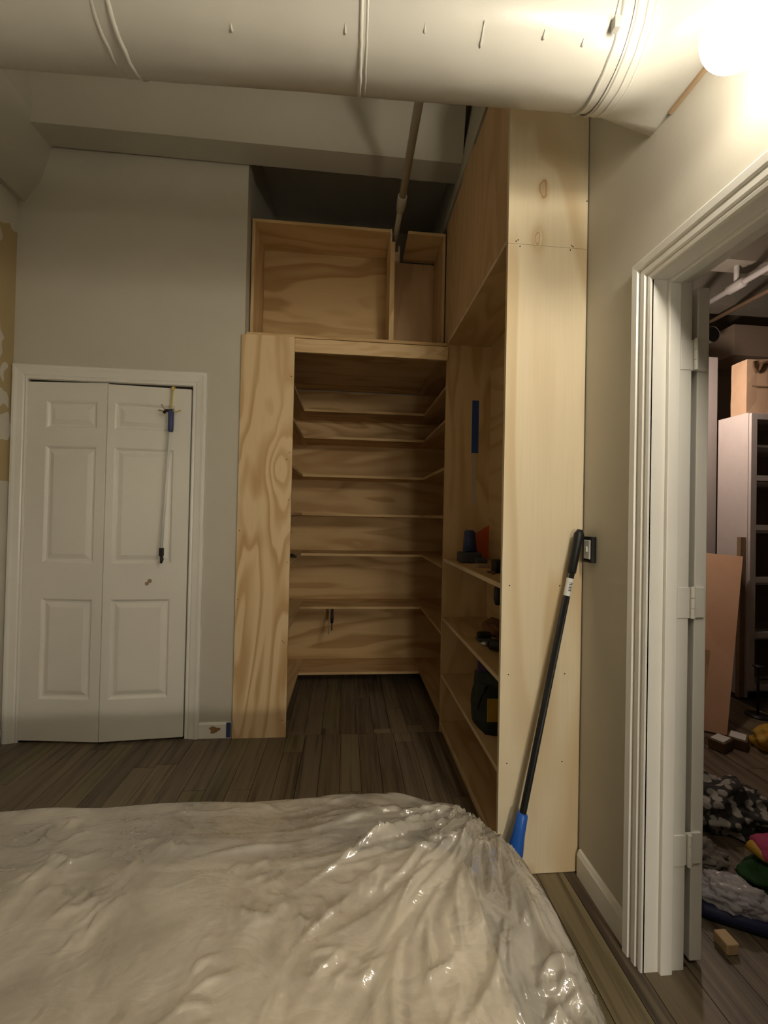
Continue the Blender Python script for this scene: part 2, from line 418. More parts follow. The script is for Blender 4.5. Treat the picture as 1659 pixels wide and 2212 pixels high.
# baseboards
struct('baseboard_right', PR([(XR, 0), (XR - .014, 0), (XR - .014, .075), (XR - .008, .092), (XR, .095)], 1, JY1 + .068, 1.470), 'trim_paint', 'short painted baseboard beside the plywood end panel', 'baseboard')
bb = struct('baseboard_back', PR([(YB, 0), (YB - .013, 0), (YB - .013, .078), (YB - .005, .088), (YB, .088)], 0, -.824, -.640), 'trim_paint', 'short white baseboard between closet casing and plywood', 'baseboard')
struct('baseboard_left', PR([(XL, 0), (XL + .013, 0), (XL + .013, .085), (XL + .005, .095), (XL, .095)], 1, YN, 2.47), 'trim_paint', 'painted baseboard along the left wall', 'baseboard')
# torn spot and blue tape end on the short baseboard
bm = bmesh.new(); vs = []
for k in range(14):
    a = 2 * math.pi * k / 14; r_ = 1 + .25 * math.sin(3 * a + 1) + .15 * math.sin(5 * a)
    vs.append((-.735 + .028 * r_ * math.cos(a), .050 + .019 * r_ * math.sin(a)))
obj('torn_patch', PR(vs, 1, YB - .0145, YB - .0125), 'hole_brown', bb)
obj('masking_tape', B(-.668, -.642, YB - .0150, YB - .0128, .004, .090), 'tool_blue', bb)

# open door leaf folded flat against the other side of the wall, with three hinges
dl = obj('door_2', B(1.030, 1.068, JY1 + .004, 1.95, .012, 2.005, bev=.0025), 'trim_paint'); tag(dl, 'white door folded back against the far side of the wall, edge showing', 'door', kind='structure')
for zc in (.345, 1.065, 1.795):
    h = obj('hinge', B(1.0005, 1.0295, JY1 - .004, JY1 + .003, zc - .045, zc + .045), 'trim_paint', dl)
    obj('hinge_leaf', B(.966, 1.001, JY1 - .0085, JY1 - .004, zc - .045, zc + .045, bev=.0015), 'trim_paint', h)
    obj('hinge_leaf', B(1.028, 1.058, JY1 - .002, JY1 + .0045, zc - .045, zc + .045, bev=.0015), 'trim_paint', h)
    obj('knuckle', T([(1.013, JY1 - .010, zc - .045), (1.013, JY1 - .010, zc - .016)], .0062, 12), 'trim_paint', h)
    obj('knuckle', T([(1.013, JY1 - .010, zc - .015), (1.013, JY1 - .010, zc + .014)], .0062, 12), 'trim_paint', h)
    obj('knuckle', T([(1.013, JY1 - .010, zc + .015), (1.013, JY1 - .010, zc + .047)], .0062, 12), 'trim_paint', h)
# knob on the far edge of that leaf
obj('door_knob', L((1.11, 1.88, 0.95), [(0, -.028), (.02, -.024), (.028, -.005), (.024, .015), (.01, .026), (0, .027)], 16), 'steel', dl)

# bifold door, slightly folded towards the room
d1 = thing('door_1', 'white six-panel bifold closet door standing nearly shut', 'door', (DX0, YB, 0), kind='structure')
def leaf(x0, y0, x1, y1, zb, zt, panels):
    """leaf between plan points; panels in local u,z"""
    ux, uy = x1 - x0, y1 - y0; wd = math.hypot(ux, uy); ux /= wd; uy /= wd; nx, ny = uy, -ux     # normal towards the room
    def P3(u, d, z): return (x0 + ux * u - nx * d, y0 + uy * u - ny * d, z)
    th = .034
    def lbox(bm, u0, u1, d0, d1, z0, z1):
        vs = [bm.verts.new(P3(u, d, z)) for u in (u0, u1) for d in (d0, d1) for z in (z0, z1)]
        for f in ((0, 1, 3, 2), (4, 6, 7, 5), (0, 4, 5, 1), (2, 3, 7, 6), (0, 2, 6, 4), (1, 5, 7, 3)): bm.faces.new([vs[i] for i in f])
    bm = bmesh.new(); pu0, pu1 = panels[0][0], panels[0][1]
    lbox(bm, .002, pu0, 0, th, zb, zt); lbox(bm, pu1, wd - .002, 0, th, zb, zt)
    zs = sorted([(a, b) for _, _, a, b in panels]); z = zb
    for a, b in zs: lbox(bm, pu0, pu1, 0, th, z, a); z = b
    lbox(bm, pu0, pu1, 0, th, z, zt); lbox(bm, pu0, pu1, .020, th, zb + .01, zt - .01)
    bmesh.ops.recalc_face_normals(bm, faces=bm.faces)
    o = obj('door_leaf', bm, 'door_paint', d1)
    for u0, u1, a, b in panels:
        bm = bmesh.new(); rings = []
        for ins, d in ((0, .0), (.006, .004), (.013, .0115), (.022, .012), (.030, .0085), (.046, .0025), (.050, .0020)):
            rings.append([bm.verts.new(P3(u, d, z)) for u, z in ((u0 + ins, a + ins), (u1 - ins, a + ins), (u1 - ins, b - ins), (u0 + ins, b - ins))])
        for r0, r1 in zip(rings[:-1], rings[1:]):
            for i in range(4): bm.faces.new((r0[i], r0[(i + 1) % 4], r1[(i + 1) % 4], r1[i]))
        bm.faces.new(rings[-1]); bmesh.ops.recalc_face_normals(bm, faces=bm.faces)
        obj('raised_panel', bm, 'door_paint', o)
    return o, P3
zp = [(.243, .802), (1.003, 1.655), (1.757, 1.908)]
lfA, _ = leaf(DX0 + .003, 2.497, -1.350, 2.455, .012, 2.013, [(.108, .392, a, b) for a, b in zp])
lfB, PB = leaf(-1.349, 2.455, DX1 - .010, 2.490, .012, 2.008, [(.040, .352, a, b) for a, b in zp])
# bare wood spot where the knob sat, with the knob screw
bm = bmesh.new()
tube(bm, [PB(.228, .003, .890), PB(.228, -.003, .890)], [.012, .010], 12); tube(bm, [PB(.243, .003, .905), PB(.243, -.008, .905)], [.013, .009], 12)
obj('knob_stub', bm, 'wood_mark', d1)
obj('track', B(DX0 + .01, DX1 - .01, YB + .006, YB + .03, 2.012, 2.026), 'dark_gap', d1)

# ------------------------------------------------------------------ round duct
duct = thing('round_duct', 'painted round air duct crossing the room below the beams', 'duct', (-.6, 1.08, 2.565))
DZ_, DR = 2.565, .129
def dc(x): return Vector((x, 1.05 + (.62 - x) * .030, DZ_))
bm = bmesh.new(); pts = []; nx_ = 90; seg = 64; rings = []
for i in range(nx_ + 1):
    x = .66 + (XL - .02 - .66) * i / nx_; c_ = dc(x); ring = []
    for k in range(seg):
        a = 2 * math.pi * k / seg
        q = Vector((x * 3, math.cos(a) * 1.2, math.sin(a) * 1.2))
        r_ = DR + .0022 * noise.noise(q) + .0008 * noise.noise(q * 4)
        ring.append(bm.verts.new((c_.x, c_.y + r_ * math.cos(a), c_.z + r_ * math.sin(a))))
    rings.append(ring)
for i in range(nx_):
    for k in range(seg): bm.faces.new((rings[i][k], rings[i + 1][k], rings[i + 1][(k + 1) % seg], rings[i][(k + 1) % seg]))
obj('duct_pipe', bm, 'duct_paint', duct, True)
def ring_bead(x, wd, hgt, name='seam_ring', skew=0):
    c_ = dc(x); bm = bmesh.new(); pf = [(-wd, -.001), (-wd * .5, hgt * .8), (0, hgt), (wd * .5, hgt * .8), (wd, -.001)]; rg = []
    for dx, dr in pf:
        rg.append([bm.verts.new((x + dx + skew * math.cos(2 * math.pi * k / 64) + .002 * noise.noise(Vector((k * .5, x * 9, 0))),
                   c_.y + (DR + dr) * math.cos(2 * math.pi * k / 64), c_.z + (DR + dr) * math.sin(2 * math.pi * k / 64))) for k in range(64)])
    for a, b in zip(rg[:-1], rg[1:]):
        for k in range(64): bm.faces.new((a[k], b[k], b[(k + 1) % 64], a[(k + 1) % 64]))
    obj(name, bm, 'duct_paint', duct, True)
ring_bead(-.575, .007, .0045); ring_bead(-.612, .006, .002)
ring_bead(.008, .006, .005); ring_bead(.022, .004, .002)
ring_bead(.628, .006, .006); ring_bead(.664, .006, .006); ring_bead(.688, .005, .006); ring_bead(.708, .005, .004)
# square-to-round boot into the wall
c0 = dc(.655); bm = bmesh.new(); n = 64; rA = []; rB = []; rC = []
y0b, y1b, z0b, z1b = .80, 1.163, 2.452, 2.80
def rect_pt(a):
    cx_, cz_ = (y0b + y1b) / 2, (z0b + z1b) / 2; hx, hz = (y1b - y0b) / 2, (z1b - z0b) / 2
    c_, s_ = math.cos(a), math.sin(a); k_ = 1 / max(abs(c_), abs(s_)); return cx_ + hx * c_ * k_, cz_ + hz * s_ * k_
rows = []
for j in range(9):
    f = j / 8; row = []
    for k in range(n):
        a = 2 * math.pi * k / n; cyy, czz = c0.y + (DR + .003) * math.cos(a), c0.z + (DR + .003) * math.sin(a); ry, rz = rect_pt(a)
        f2 = max(0, (f - .25) / .75); row.append(bm.verts.new((.655 + (.879 - .655) * f, cyy + (ry - cyy) * f2, czz + (rz - czz) * f2)))
    rows.append(row)
for a, b in zip(rows[:-1], rows[1:]):
    for k in range(n): bm.faces.new((a[k], b[k], b[(k + 1) % n], a[(k + 1) % n]))
bmesh.ops.recalc_face_normals(bm, faces=bm.faces)
obj('wall_boot', bm, 'duct_paint', duct, True)
for (x, a, ln) in ((.30, -2.25, .030), (.615, -2.75, .020), (.03, -2.9, .018), (-.03, -2.2, .012), (.16, -2.3, .012), (-.30, -2.1, .010), (.45, -2.35, .012), (.55, -2.3, .010), (-.45, -2.6, .010)):
    c_ = dc(x); p0 = c_ + Vector((0, DR * math.cos(a), DR * math.sin(a))); tv = Vector((0, -math.sin(a), math.cos(a)))
    obj('paint_drip', T([p0 - tv * ln, p0 - tv * ln * .4, p0 + tv * ln * .3, p0 + tv * ln * .5], [.001, .0025, .0042, .001], 8), 'duct_paint', duct, True)
obj('bare_strip', B(.870, .8795, .90, 1.08, 2.440, 2.4505), 'wood_mark', duct)
cl = obj('clip', B(.606, .622, c0.y - DR * .86 - .014, c0.y - DR * .86 + .004, DZ_ - DR * .62 - .012, DZ_ - DR * .62 + .016, bev=.002), 'duct_paint', duct)
# slim pipe running to the back
pp = thing('ceiling_pipe', 'thin white pipe running back under the beam into the cabinet', 'pipe', (.272, 1.9, 3.105))
obj('pipe_run', T([(.272, .4, 3.105), (.272, 2.34, 3.105)], .020, 20), 'beam_paint', pp, True)
obj('pipe_run', T([(.272, 2.34, 3.105), (.272, 2.845, 3.100)], .0165, 20), 'beam_paint', pp, True)
obj('coupling', T([(.272, 2.31, 3.105), (.272, 2.315, 3.105), (.272, 2.37, 3.104), (.272, 2.42, 3.104), (.272, 2.425, 3.104)], [.021, .027, .027, .024, .018], 20), 'beam_paint', pp, True)
obj('pipe_strap', B(.244, .300, 1.55, 1.575, 3.085, 3.75), 'beam_paint', pp)

# ------------------------------------------------------------------ globe bulb (real lamp) and two added fill globes
gl = thing('globe_and_fill_strip', 'globe bulb above the doorway with two added fill globes on its wall strip', 'lamp', (.878, .14, GLOBE[2]))
obj('back_plate', B(.866, .8795, -.32, .775, GLOBE[2] - .02, GLOBE[2] + .05, bev=.004), 'white_plastic', gl)
for i, yg in enumerate((GLOBE[1], .26, -.22)):
    gx, gz = GLOBE[0], GLOBE[2]
    bm = bmesh.new(); bmesh.ops.create_uvsphere(bm, u_segments=32 if i == 0 else 14, v_segments=20 if i == 0 else 9, radius=.073)
    for v in bm.verts: v.co += Vector((gx, yg, gz))
    obj('globe', bm, 'globe_glow' if i == 0 else 'fill_globe_glow', gl, True)
    obj('socket', T([(.862, yg, gz), (.85, yg, gz), (.818, yg, gz)], [.034, .03, .024], 20), 'white_plastic', gl, True)
# low fill lamp added behind the camera; its dome holds back upward light
dl_ = thing('added_fill_lamp', 'added dome-shaded fill lamp, unseen behind the viewer', 'lamp', (.62, -1.55, 0))
obj('base', L((.62, -1.55, 0), [(0, 0), (.13, 0), (.13, .015), (.02, .03), (0, .03)]), 'dark_metal', dl_, True)
obj('pole', T([(.62, -1.70, .015), (.62, -1.70, 1.55), (.62, -1.67, 1.62), (.62, -1.55, 1.64)], .010, 12), 'dark_metal', dl_, True)
obj('shade', L((.62, -1.55, 1.425), [(.150, 0), (.148, .03), (.12, .11), (.06, .165), (0, .18), (0, .176), (.058, .160), (.116, .106), (.144, .03), (.146, 0), (.150, 0)]), 'dark_metal', dl_, True)
bm = bmesh.new(); bmesh.ops.create_uvsphere(bm, u_segments=14, v_segments=9, radius=.095)
for v in bm.verts: v.co += Vector((.62, -1.55, 1.44))
obj('bulb', bm, 'fill_lamp_glow', dl_, True)
# bulb of the next room, out of sight beside the door leaf
hl = thing('hall_light', 'ceiling bulb of the next room hidden beyond the door', 'lamp', (2.38, 2.72, ZC))
bm = bmesh.new(); bmesh.ops.create_uvsphere(bm, u_segments=14, v_segments=9, radius=.07)
for v in bm.verts: v.co += Vector((2.38, 2.72, 2.36))
obj('globe', bm, 'hall_glow', hl, True)
obj('stem', T([(2.38, 2.72, 2.42), (2.38, 2.72, 3.74)], [.02, .008], 10), 'white_plastic', hl)

# ------------------------------------------------------------------ plywood closet (left face, header, U of shelves)
cl = thing('plywood_closet', 'walk-in plywood closet frame with stacked U-shaped shelves', 'closet', (-.03, 2.5, 0))
obj('face_panel', B(-.634, -.329, 2.479, 2.497, 0, 2.345, bev=.001), 'ply_face', cl)
obj('header', B(-.328, .590, 2.482, 2.500, 2.258, 2.338, bev=.001), 'pine', cl)
obj('side_panel', B(-.642, -.630, 2.505, 3.545, 0, 2.34), 'ply_y', cl)
obj('side_panel', B(.862, .874, 2.522, 3.545, 0, 2.34), 'ply_y', cl)
obj('back_panel', B(-.629, .861, 3.533, 3.545, 0, 2.34), 'ply_h', cl)
obj('jamb_board', B(-.629, -.345, 2.500, 2.518, 0, 2.34), 'ply_v', cl)
for zt in (.098, .600, 1.006, 1.313, 1.610, 1.904, 2.112):
    th = .019
    obj('shelf', B(-.629, -.345, 2.520, 3.532, zt - th, zt, bev=.0008), 'ply_y', cl)
    obj('shelf', B(.588, .861, 2.524, 3.532, zt - th, zt, bev=.0008), 'ply_y', cl)
    obj('shelf', B(-.344, .587, 3.222, 3.532, zt - th, zt, bev=.0008), 'ply_h', cl)
for (x, z) in ((-.344, 2.11), (-.344, 1.66), (-.345, 1.385), (-.345, 1.02), (-.350, .55), (-.35, .1), (-.62, 1.2), (-.62, .8), (-.36, 1.62), (-.36, .56)):
    obj('screw', T([(x, 2.4795, z), (x, 2.4780, z)], .0028, 8), 'dark_gap', cl)

obj('ceiling_board', B(.586, .861, 2.524, 3.532, 2.340, 2.352), 'ply_y', cl)
# upper cabinet over the header
uc = thing('upper_cabinet', 'open plywood upper cabinet with divider above the closet opening', 'cabinet', (0, 2.58, 2.35))
D0, D1 = 2.580, 2.870
obj('side_panel', B(-.612, -.594, D0, D1, 2.352, 3.096), 'ply_v', uc)
obj('divider', B(.234, .263, D0, D1, 2.369, 3.02), 'ply_v', uc)
obj('top_panel', B(-.593, .233, D0, D1, 3.078, 3.096), 'ply_h', uc)
obj('top_panel', B(.345, .584, D0, D1, 3.078, 3.096), 'ply_h', uc)
obj('bottom_panel', B(-.612, .584, 2.502, 3.532, 2.350, 2.368), 'ply_h', uc)
obj('back_panel', B(-.593, .233, D1 - .012, D1, 2.369, 3.077), 'ply_h', uc)
obj('back_panel', B(.264, .584, D1 - .012, D1, 2.369, 3.060), 'ply_brown_and_shaded', uc)
bm = bmesh.new(); box(bm, .234, .242, D0, D1 - .013, 3.021, 3.10); box(bm, .300, .312, D0 + .16, D0 + .18, 3.00, 3.10); box(bm, .243, .299, D0 + .16, D0 + .18, 3.0, 3.06)
obj('pipe_notch', bm, 'ply_edge', uc)
obj('side_panel', B(.566, .584, D0, D1 - .013, 2.369, 3.077), 'ply_brown_and_shaded', uc)

# right bookcase: opens to the left, end panel faces the camera
bk = thing('plywood_bookcase', 'tall plywood bookcase along the right wall with a wide end panel', 'bookcase', (.73, 2.0, 0))
ep = obj('end_panel', B(.570, .876, 1.483, 1.501, .002, 2.3175, bev=.0008), 'ply_v2', bk)
ep2 = obj('end_panel', B(.570, .876, 1.483, 1.501, 2.3185, 3.165, bev=.0008), 'ply_v2', bk)
obj('far_panel', B(.588, .874, 2.500, 2.518, 0, 2.37), 'ply_v', bk)
obj('back_panel', B(.866, .876, 1.502, 2.499, 0, 3.14), 'ply_y', bk)
for zt in (.062, .352, .695, 1.052, 2.378):
    sh = obj('shelf', B(.5925, .865, 1.502, 2.499, zt - .019, zt), 'ply_y', bk)
    obj('front_edge', B(.590, .5925, 1.502, 2.499, zt - .019, zt), 'ply_edge', sh)
obj('kick_board', B(.600, .618, 1.502, 2.499, .001, .042), 'ply_y', bk)
obj('upper_front', B(.590, .606, 1.502, 2.575, 2.380, 3.142), 'ply_brown_and_shaded', bk)  # shade on this closed front is put into its brown tone
obj('filler_strip', B(.592, .606, 2.02, 2.22, 3.142, 3.174), 'ply_brown_and_shaded', bk)
for (x, z, d) in ((.60, 2.327, 0), (.615, 2.309, 0), (.608, 2.332, 0), (.815, 2.327, 0), (.81, 2.31, 0), (.82, 2.323, 0), (.598, 1.056, 0), (.79, 1.056, 0), (.60, .731, 0), (.815, .731, 0), (.60, .408, 0), (.81, .408, 0), (.872, 2.50, 0)):
    obj('screw', T([(x, 1.4835, z), (x, 1.4820, z)], .0024, 8), 'dark_gap', bk)
tp = obj('masking_tape', B(.752, .794, 2.4985, 2.4998, 1.700, 2.024), 'tape_blue'); tag(tp, 'vertical strip of blue masking tape on the bookcase far panel', 'tape')
tp = obj('paper_strip', B(.757, .782, 2.4985, 2.4998, 1.385, 1.698), 'tape_pale'); tag(tp, 'pale paper strip hanging below the blue tape', 'tape')

# ------------------------------------------------------------------ things on the bookcase shelves
tl = thing('cordless_tool', 'blue pistol-grip tool standing on its dark base beside the orange square', 'tool', (.69, 2.28, 1.053))
obj('battery_base', B(.622, .745, 2.235, 2.32, 1.053, 1.112, bev=.010), 'tool_grey', tl, True)
bm = bmesh.new()
lo = [(.652, 2.25), (.722, 2.25), (.722, 2.31), (.652, 2.31)]; hi = [(.660, 2.255), (.708, 2.255), (.708, 2.305), (.660, 2.305)]
a = [bm.verts.new((x, y, 1.110)) for x, y in lo]; b = [bm.verts.new((x, y, 1.232)) for x, y in hi]
bm.faces.new(list(reversed(a))); bm.faces.new(b)
for i in range(4): bm.faces.new((a[i], a[(i + 1) % 4], b[(i + 1) % 4], b[i]))
bmesh.ops.bevel(bm, geom=bm.edges[:], offset=.006, segments=2, affect='EDGES')
obj('handle', bm, 'tool_blue', tl, True)
obj('foot', B(.700, .765, 2.20, 2.26, 1.053, 1.085, bev=.008), 'tool_grey', tl, True)
sq = obj('speed_square', PR([(.742, 1.054), (.838, 1.054), (.838, 1.258), (.742, 1.20)], 1, 2.40, 2.412), 'orange'); tag(sq, 'orange plastic layout square leaning behind the blue tool', 'square')
it = thing('tape_measure', 'small dark tape measure at the near end of the upper shelf', 'tape measure', (.70, 1.86, 1.053))
obj('case', B(.668, .72, 1.83, 1.89, 1.053, 1.113, bev=.012), 'black', it, True)
obj('blade_hook', B(.640, .668, 1.845, 1.865, 1.054, 1.062), 'steel', it)
it = obj('wood_offcut', B(.655, .715, 2.02, 2.10, 1.053, 1.068, bev=.002), 'wood_mark'); tag(it, 'small brown wood offcut lying on the upper bookcase shelf', 'offcut')
it = obj('pencil_stub', T([(.640, 1.78, 1.059), (.672, 1.835, 1.059), (.676, 1.842, 1.059)], [.006, .006, .001], 8), 'box_brown'); tag(it, 'short brown pencil stub near the shelf front', 'pencil')
it = thing('hanging_glove', 'dark tool handle hanging just under the upper bookcase shelf', 'tool', (.655, 1.75, .90))
obj('grip', L((.655, 1.75, .925), [(0, 0), (.012, .004), (.018, .03), (.017, .07), (.01, .095), (0, .098)], 16), 'black', it, True)
obj('hook', T([(.655, 1.75, 1.02), (.655, 1.75, 1.0325)], .003, 8), 'steel', it)
it = thing('sanding_block', 'dark oval sanding block on the middle bookcase shelf', 'tool', (.68, 2.02, .696))
obj('pad', B(.650, .725, 1.99, 2.04, .696, .712, bev=.006), 'tool_grey', it, True)
obj('grip', B(.653, .722, 1.995, 2.035, .712, .740, bev=.012), 'black', it, True)
it = thing('power_drill', 'black drill lying at the near end of the middle shelf', 'drill', (.71, 1.84, .696))
obj('motor_body', T([(.655, 1.86, .725), (.66, 1.86, .725), (.70, 1.84, .727), (.78, 1.81, .727), (.785, 1.808, .727)], [.012, .022, .028, .028, .012], 16), 'black', it, True)
obj('grip', T([(.74, 1.82, .72), (.72, 1.74, .715), (.71, 1.70, .714)], [.02, .017, .018], 12), 'black', it, True)
obj('chuck', T([(.655, 1.86, .725), (.635, 1.87, .725), (.622, 1.876, .725)], [.014, .012, .005], 12), 'steel', it, True)
it = obj('rag', blob((.79, 2.15, .696), (.06, .11, .045), .35, 2.2, 4), 'brown_cloth', None, True); tag(it, 'crumpled reddish brown rag at the back of the middle shelf', 'rag')
it = obj('purple_pouch', B(.610, .68, 1.86, 1.875, .60, .6755), 'purple'); tag(it, 'small purple packet tucked under the middle shelf', 'packet')
tb = thing('tool_bag', 'dark green tool bag with a yellow label on the lowest shelf', 'bag', (.70, 1.87, .353))
bm = bmesh.new(); box(bm, .606, .80, 1.77, 2.00, .353, .565); bmesh.ops.subdivide_edges(bm, edges=bm.edges[:], cuts=6, use_grid_fill=True)
for v in bm.verts:
    f = (v.co.z - .353) / .212; k_ = 1 - .18 * f * f; cxy = Vector((.703, 1.885, 0)); d = Vector((v.co.x - cxy.x, v.co.y - cxy.y, 0))
    e = max(abs(d.x) / .097, abs(d.y) / .115); rr = math.hypot(d.x / .097, d.y / .115); sq_ = 1 if rr < 1e-6 else (.55 + .45 * e / rr) 
    nn = noise.noise(v.co * 14) * .010
    v.co.x = cxy.x + d.x * k_ * sq_ + nn; v.co.y = cxy.y + d.y * k_ * sq_ + nn * .7
    if f > .1: v.co.z += noise.noise(v.co * 11 + Vector((3, 1, 2))) * .012
obj('bag_body', bm, 'bag_green', tb, True)
obj('flap', blob((.70, 1.885, .55), (.088, .10, .045), .18, 2.5, 3, 3), 'bag_green', tb, True)
obj('label_patch', B(.622, .700, 1.760, 1.7645, .42, .52, bev=.001), 'yellow', tb)
obj('strap', T([(.630, 1.80, .560), (.604, 1.80, .51), (.600, 1.83, .45)], .007, 8), 'black', tb, True)
# things in the closet
it = thing('spring_clamp', 'small black clamp at the front edge of a left closet shelf', 'clamp', (-.355, 2.86, 1.007))
obj('jaw', T([(-.335, 2.86, 1.012), (-.36, 2.87, 1.022), (-.41, 2.90, 1.020)], [.006, .012, .010], 10), 'black', it, True)
obj('grip', T([(-.41, 2.90, 1.020), (-.46, 2.93, 1.018)], [.011, .008], 10), 'black', it, True)
it = thing('bar_clamp', 'black-handled clamp hanging from a rear closet shelf edge', 'clamp', (-.10, 3.215, .48))
obj('grip', L((-.098, 3.212, .470), [(0, 0), (.011, .006), (.013, .04), (.010, .085), (0, .088)], 14), 'black', it, True)
obj('screw_rod', T([(-.098, 3.212, .42), (-.098, 3.212, .585)], .0045, 10), 'dark_metal', it)
obj('jaw', B(-.110, -.086, 3.198, 3.221, .555, .580, bev=.003), 'black', it)
obj('bar', T([(-.122, 3.214, .39), (-.118, 3.214, .50)], .005, 8), 'wood_mark', it)

# ------------------------------------------------------------------ rod hanging on the bifold door
hg = thing('hanging_rod', 'thin white rod with blue-black grip hung on yellow string from the bifold door', 'rod', (-1.0, 2.45, 2.0))
obj('string', T([(-.999, 2.486, 2.011), (-.999, 2.462, 2.013), (-1.000, 2.452, 1.995), (-1.002, 2.448, 1.90), (-1.001, 2.446, 1.868)], .0042, 8), 'yellow_string', hg, True)
obj('knot', blob((-.999, 2.452, 1.985), (.010, .008, .012), .2, 2, 2, 2, False), 'yellow_string', hg, True)
k = obj('grip', T([(-1.000, 2.438, 1.878), (-1.000, 2.438, 1.870), (-1.000, 2.438, 1.760), (-1.000, 2.438, 1.748)], [.010, .015, .014, .010], 14), 'tool_blue', hg, True)
obj('string_tail', T([(-1.0, 2.43, 1.868), (-.97, 2.428, 1.862), (-.945, 2.43, 1.872)], .003, 6), 'yellow_string', hg, True)
obj('string_tail', T([(-1.0, 2.43, 1.868), (-1.03, 2.428, 1.862), (-1.065, 2.43, 1.868)], .003, 6), 'wood_mark', hg, True)
obj('string_tail', T([(-1.02, 2.43, 1.862), (-1.04, 2.426, 1.885), (-1.048, 2.428, 1.90)], .003, 6), 'wood_mark', hg, True)
obj('cross_clip', T([(-1.038, 2.432, 1.853), (-1.025, 2.432, 1.868), (-.990, 2.432, 1.868)], [.008, .009, .008], 10), 'black', hg, True)
obj('rod', T([(-1.001, 2.438, 1.75), (-1.034, 2.440, 1.088)], .0072, 12), 'white_plastic', hg, True)
e = obj('end_clip', B(-1.044, -1.022, 2.430, 2.450, 1.050, 1.096, bev=.003), 'black', hg, True)
obj('clip_jaw', T([(-1.033, 2.44, 1.055), (-1.030, 2.44, 1.03), (-1.034, 2.44, 1.010)], [.007, .010, .006], 10), 'black', hg, True)

# ------------------------------------------------------------------ switch box and broom
sb = thing('switch_box', 'bare metal switch box with white switch beside the plywood end', 'switch', (.878, 1.43, 1.15))
bm = bmesh.new(); box(bm, .862, .8795, 1.402, 1.456, 1.150, 1.158); box(bm, .862, .8795, 1.402, 1.456, 1.234, 1.242); box(bm, .862, .8795, 1.402, 1.408, 1.158, 1.234); box(bm, .862, .8795, 1.450, 1.456, 1.158, 1.234)
obj('box_frame', bm, 'dark_metal', sb)
obj('switch_body', B(.860, .879, 1.410, 1.448, 1.162, 1.230, bev=.002), 'white_plastic', sb)
obj('toggle', B(.856, .861, 1.424, 1.434, 1.188, 1.206, bev=.001), 'white_plastic', sb)
br = thing('broom', 'broom with long black pole and bright blue head leaning by the doorway', 'broom', (.62, 1.41, 0))
P0, P1 = Vector((.633, 1.418, .262)), Vector((.838, 1.446, 1.235))
dv = (P1 - P0).normalized()
obj('pole', T([P0 - dv * .05, P0, P0 + (P1 - P0) * .93, P1 - dv * .10], .0118, 16), 'black', br, True)
obj('hand_grip', T([P1 - dv * .13, P1 - dv * .125, P1 - dv * .03, P1 + dv * .015, P1 + dv * .032], [.012, .0155, .0155, .0175, .009], 16), 'black', br, True)
st_c = P0 + dv * .815; uu = dv.cross(Vector((0, 1, 0))).normalized()
bm = bmesh.new(); rg = []
for s_ in (-.032, .032):
    c_ = st_c + dv * s_; rg.append([bm.verts.new(c_ + (uu * math.cos(a_) + dv.cross(uu) * math.sin(a_)) * .0124) for a_ in [2 * math.pi * k / 20 for k in range(20)]])
for k in range(20): bm.faces.new((rg[0][k], rg[0][(k + 1) % 20], rg[1][(k + 1) % 20], rg[1][k]))
stk = obj('sticker', bm, 'white_plastic', br, True)
for k in range(6):
    c_ = st_c + dv * (-.012 + k * .0055)
    a0_, a1_ = math.pi * 1.32, math.pi * 1.62
    bm = bmesh.new(); q = []
    yv = Vector((0, -1, 0)); yv = (yv - dv * yv.dot(dv)).normalized(); xv = dv.cross(yv)
    for sgn in (-.5, .5):
        for a_ in (-.45, 0, .45):
            q.append(bm.verts.new(c_ + dv * sgn * (.0022 if k % 2 else .0035) + (yv * math.cos(a_) + xv * math.sin(a_)) * .0127))
    bm.faces.new((q[0], q[1], q[4], q[3])); bm.faces.new((q[1], q[2], q[5], q[4]))
    obj('barcode_line', bm, 'black', stk)
obj('socket', T([P0 + dv * .012, P0 + dv * .006, P0 - dv * .06, P0 - dv * .125, P0 - dv * .145], [.012, .0185, .021, .028, .020], 16), 'blue_plastic', br, True)
hb = P0 - dv * .135
bm = PR([(hb.x - .045, hb.z + .022), (hb.x + .010, hb.z + .012), (hb.x + .045, hb.z - .050), (hb.x + .045, hb.z - .075), (hb.x - .16, hb.z - .045), (hb.x - .16, hb.z - .02)], 1, 1.385, 1.440)
bmesh.ops.bevel(bm, geom=bm.edges[:], offset=.006, segments=2, affect='EDGES')
obj('head', bm, 'blue_plastic', br)
bm = bmesh.new(); rnd = random.Random(2)
for i in range(160):
    u = rnd.random(); xx = hb.x - .155 + .195 * u; zz = hb.z - .045 - .028 * u; yy_ = 1.39 + .045 * rnd.random()
    x2, z2 = xx - .02 + rnd.random() * .02, max(.001, zz - .09)
    tube(bm, [(xx, yy_, zz), (x2, yy_ + (rnd.random() - .5) * .02, z2)], .0018, 4)
o = obj('bristles', bm, 'black', br); o['kind'] = 'stuff'

# ------------------------------------------------------------------ bed under plastic
bed = thing('bed', 'bed with cream mattress under clear plastic in the foreground', 'bed', (-.45, -.05, 0))
bm = B(-1.24, .285, -1.05, .935, .30, .590, bev=.07); obj('mattress', bm, 'cream_fabric', bed, True)
obj('box_base', B(-1.22, .270, -1.04, .92, .10, .299, bev=.01), 'bed_base', bed)
for x in (-1.15, .20):
    for y in (-.95, .84): obj('leg', T([(x, y, 0), (x, y, .10)], [.02, .026], 12), 'black', bed)
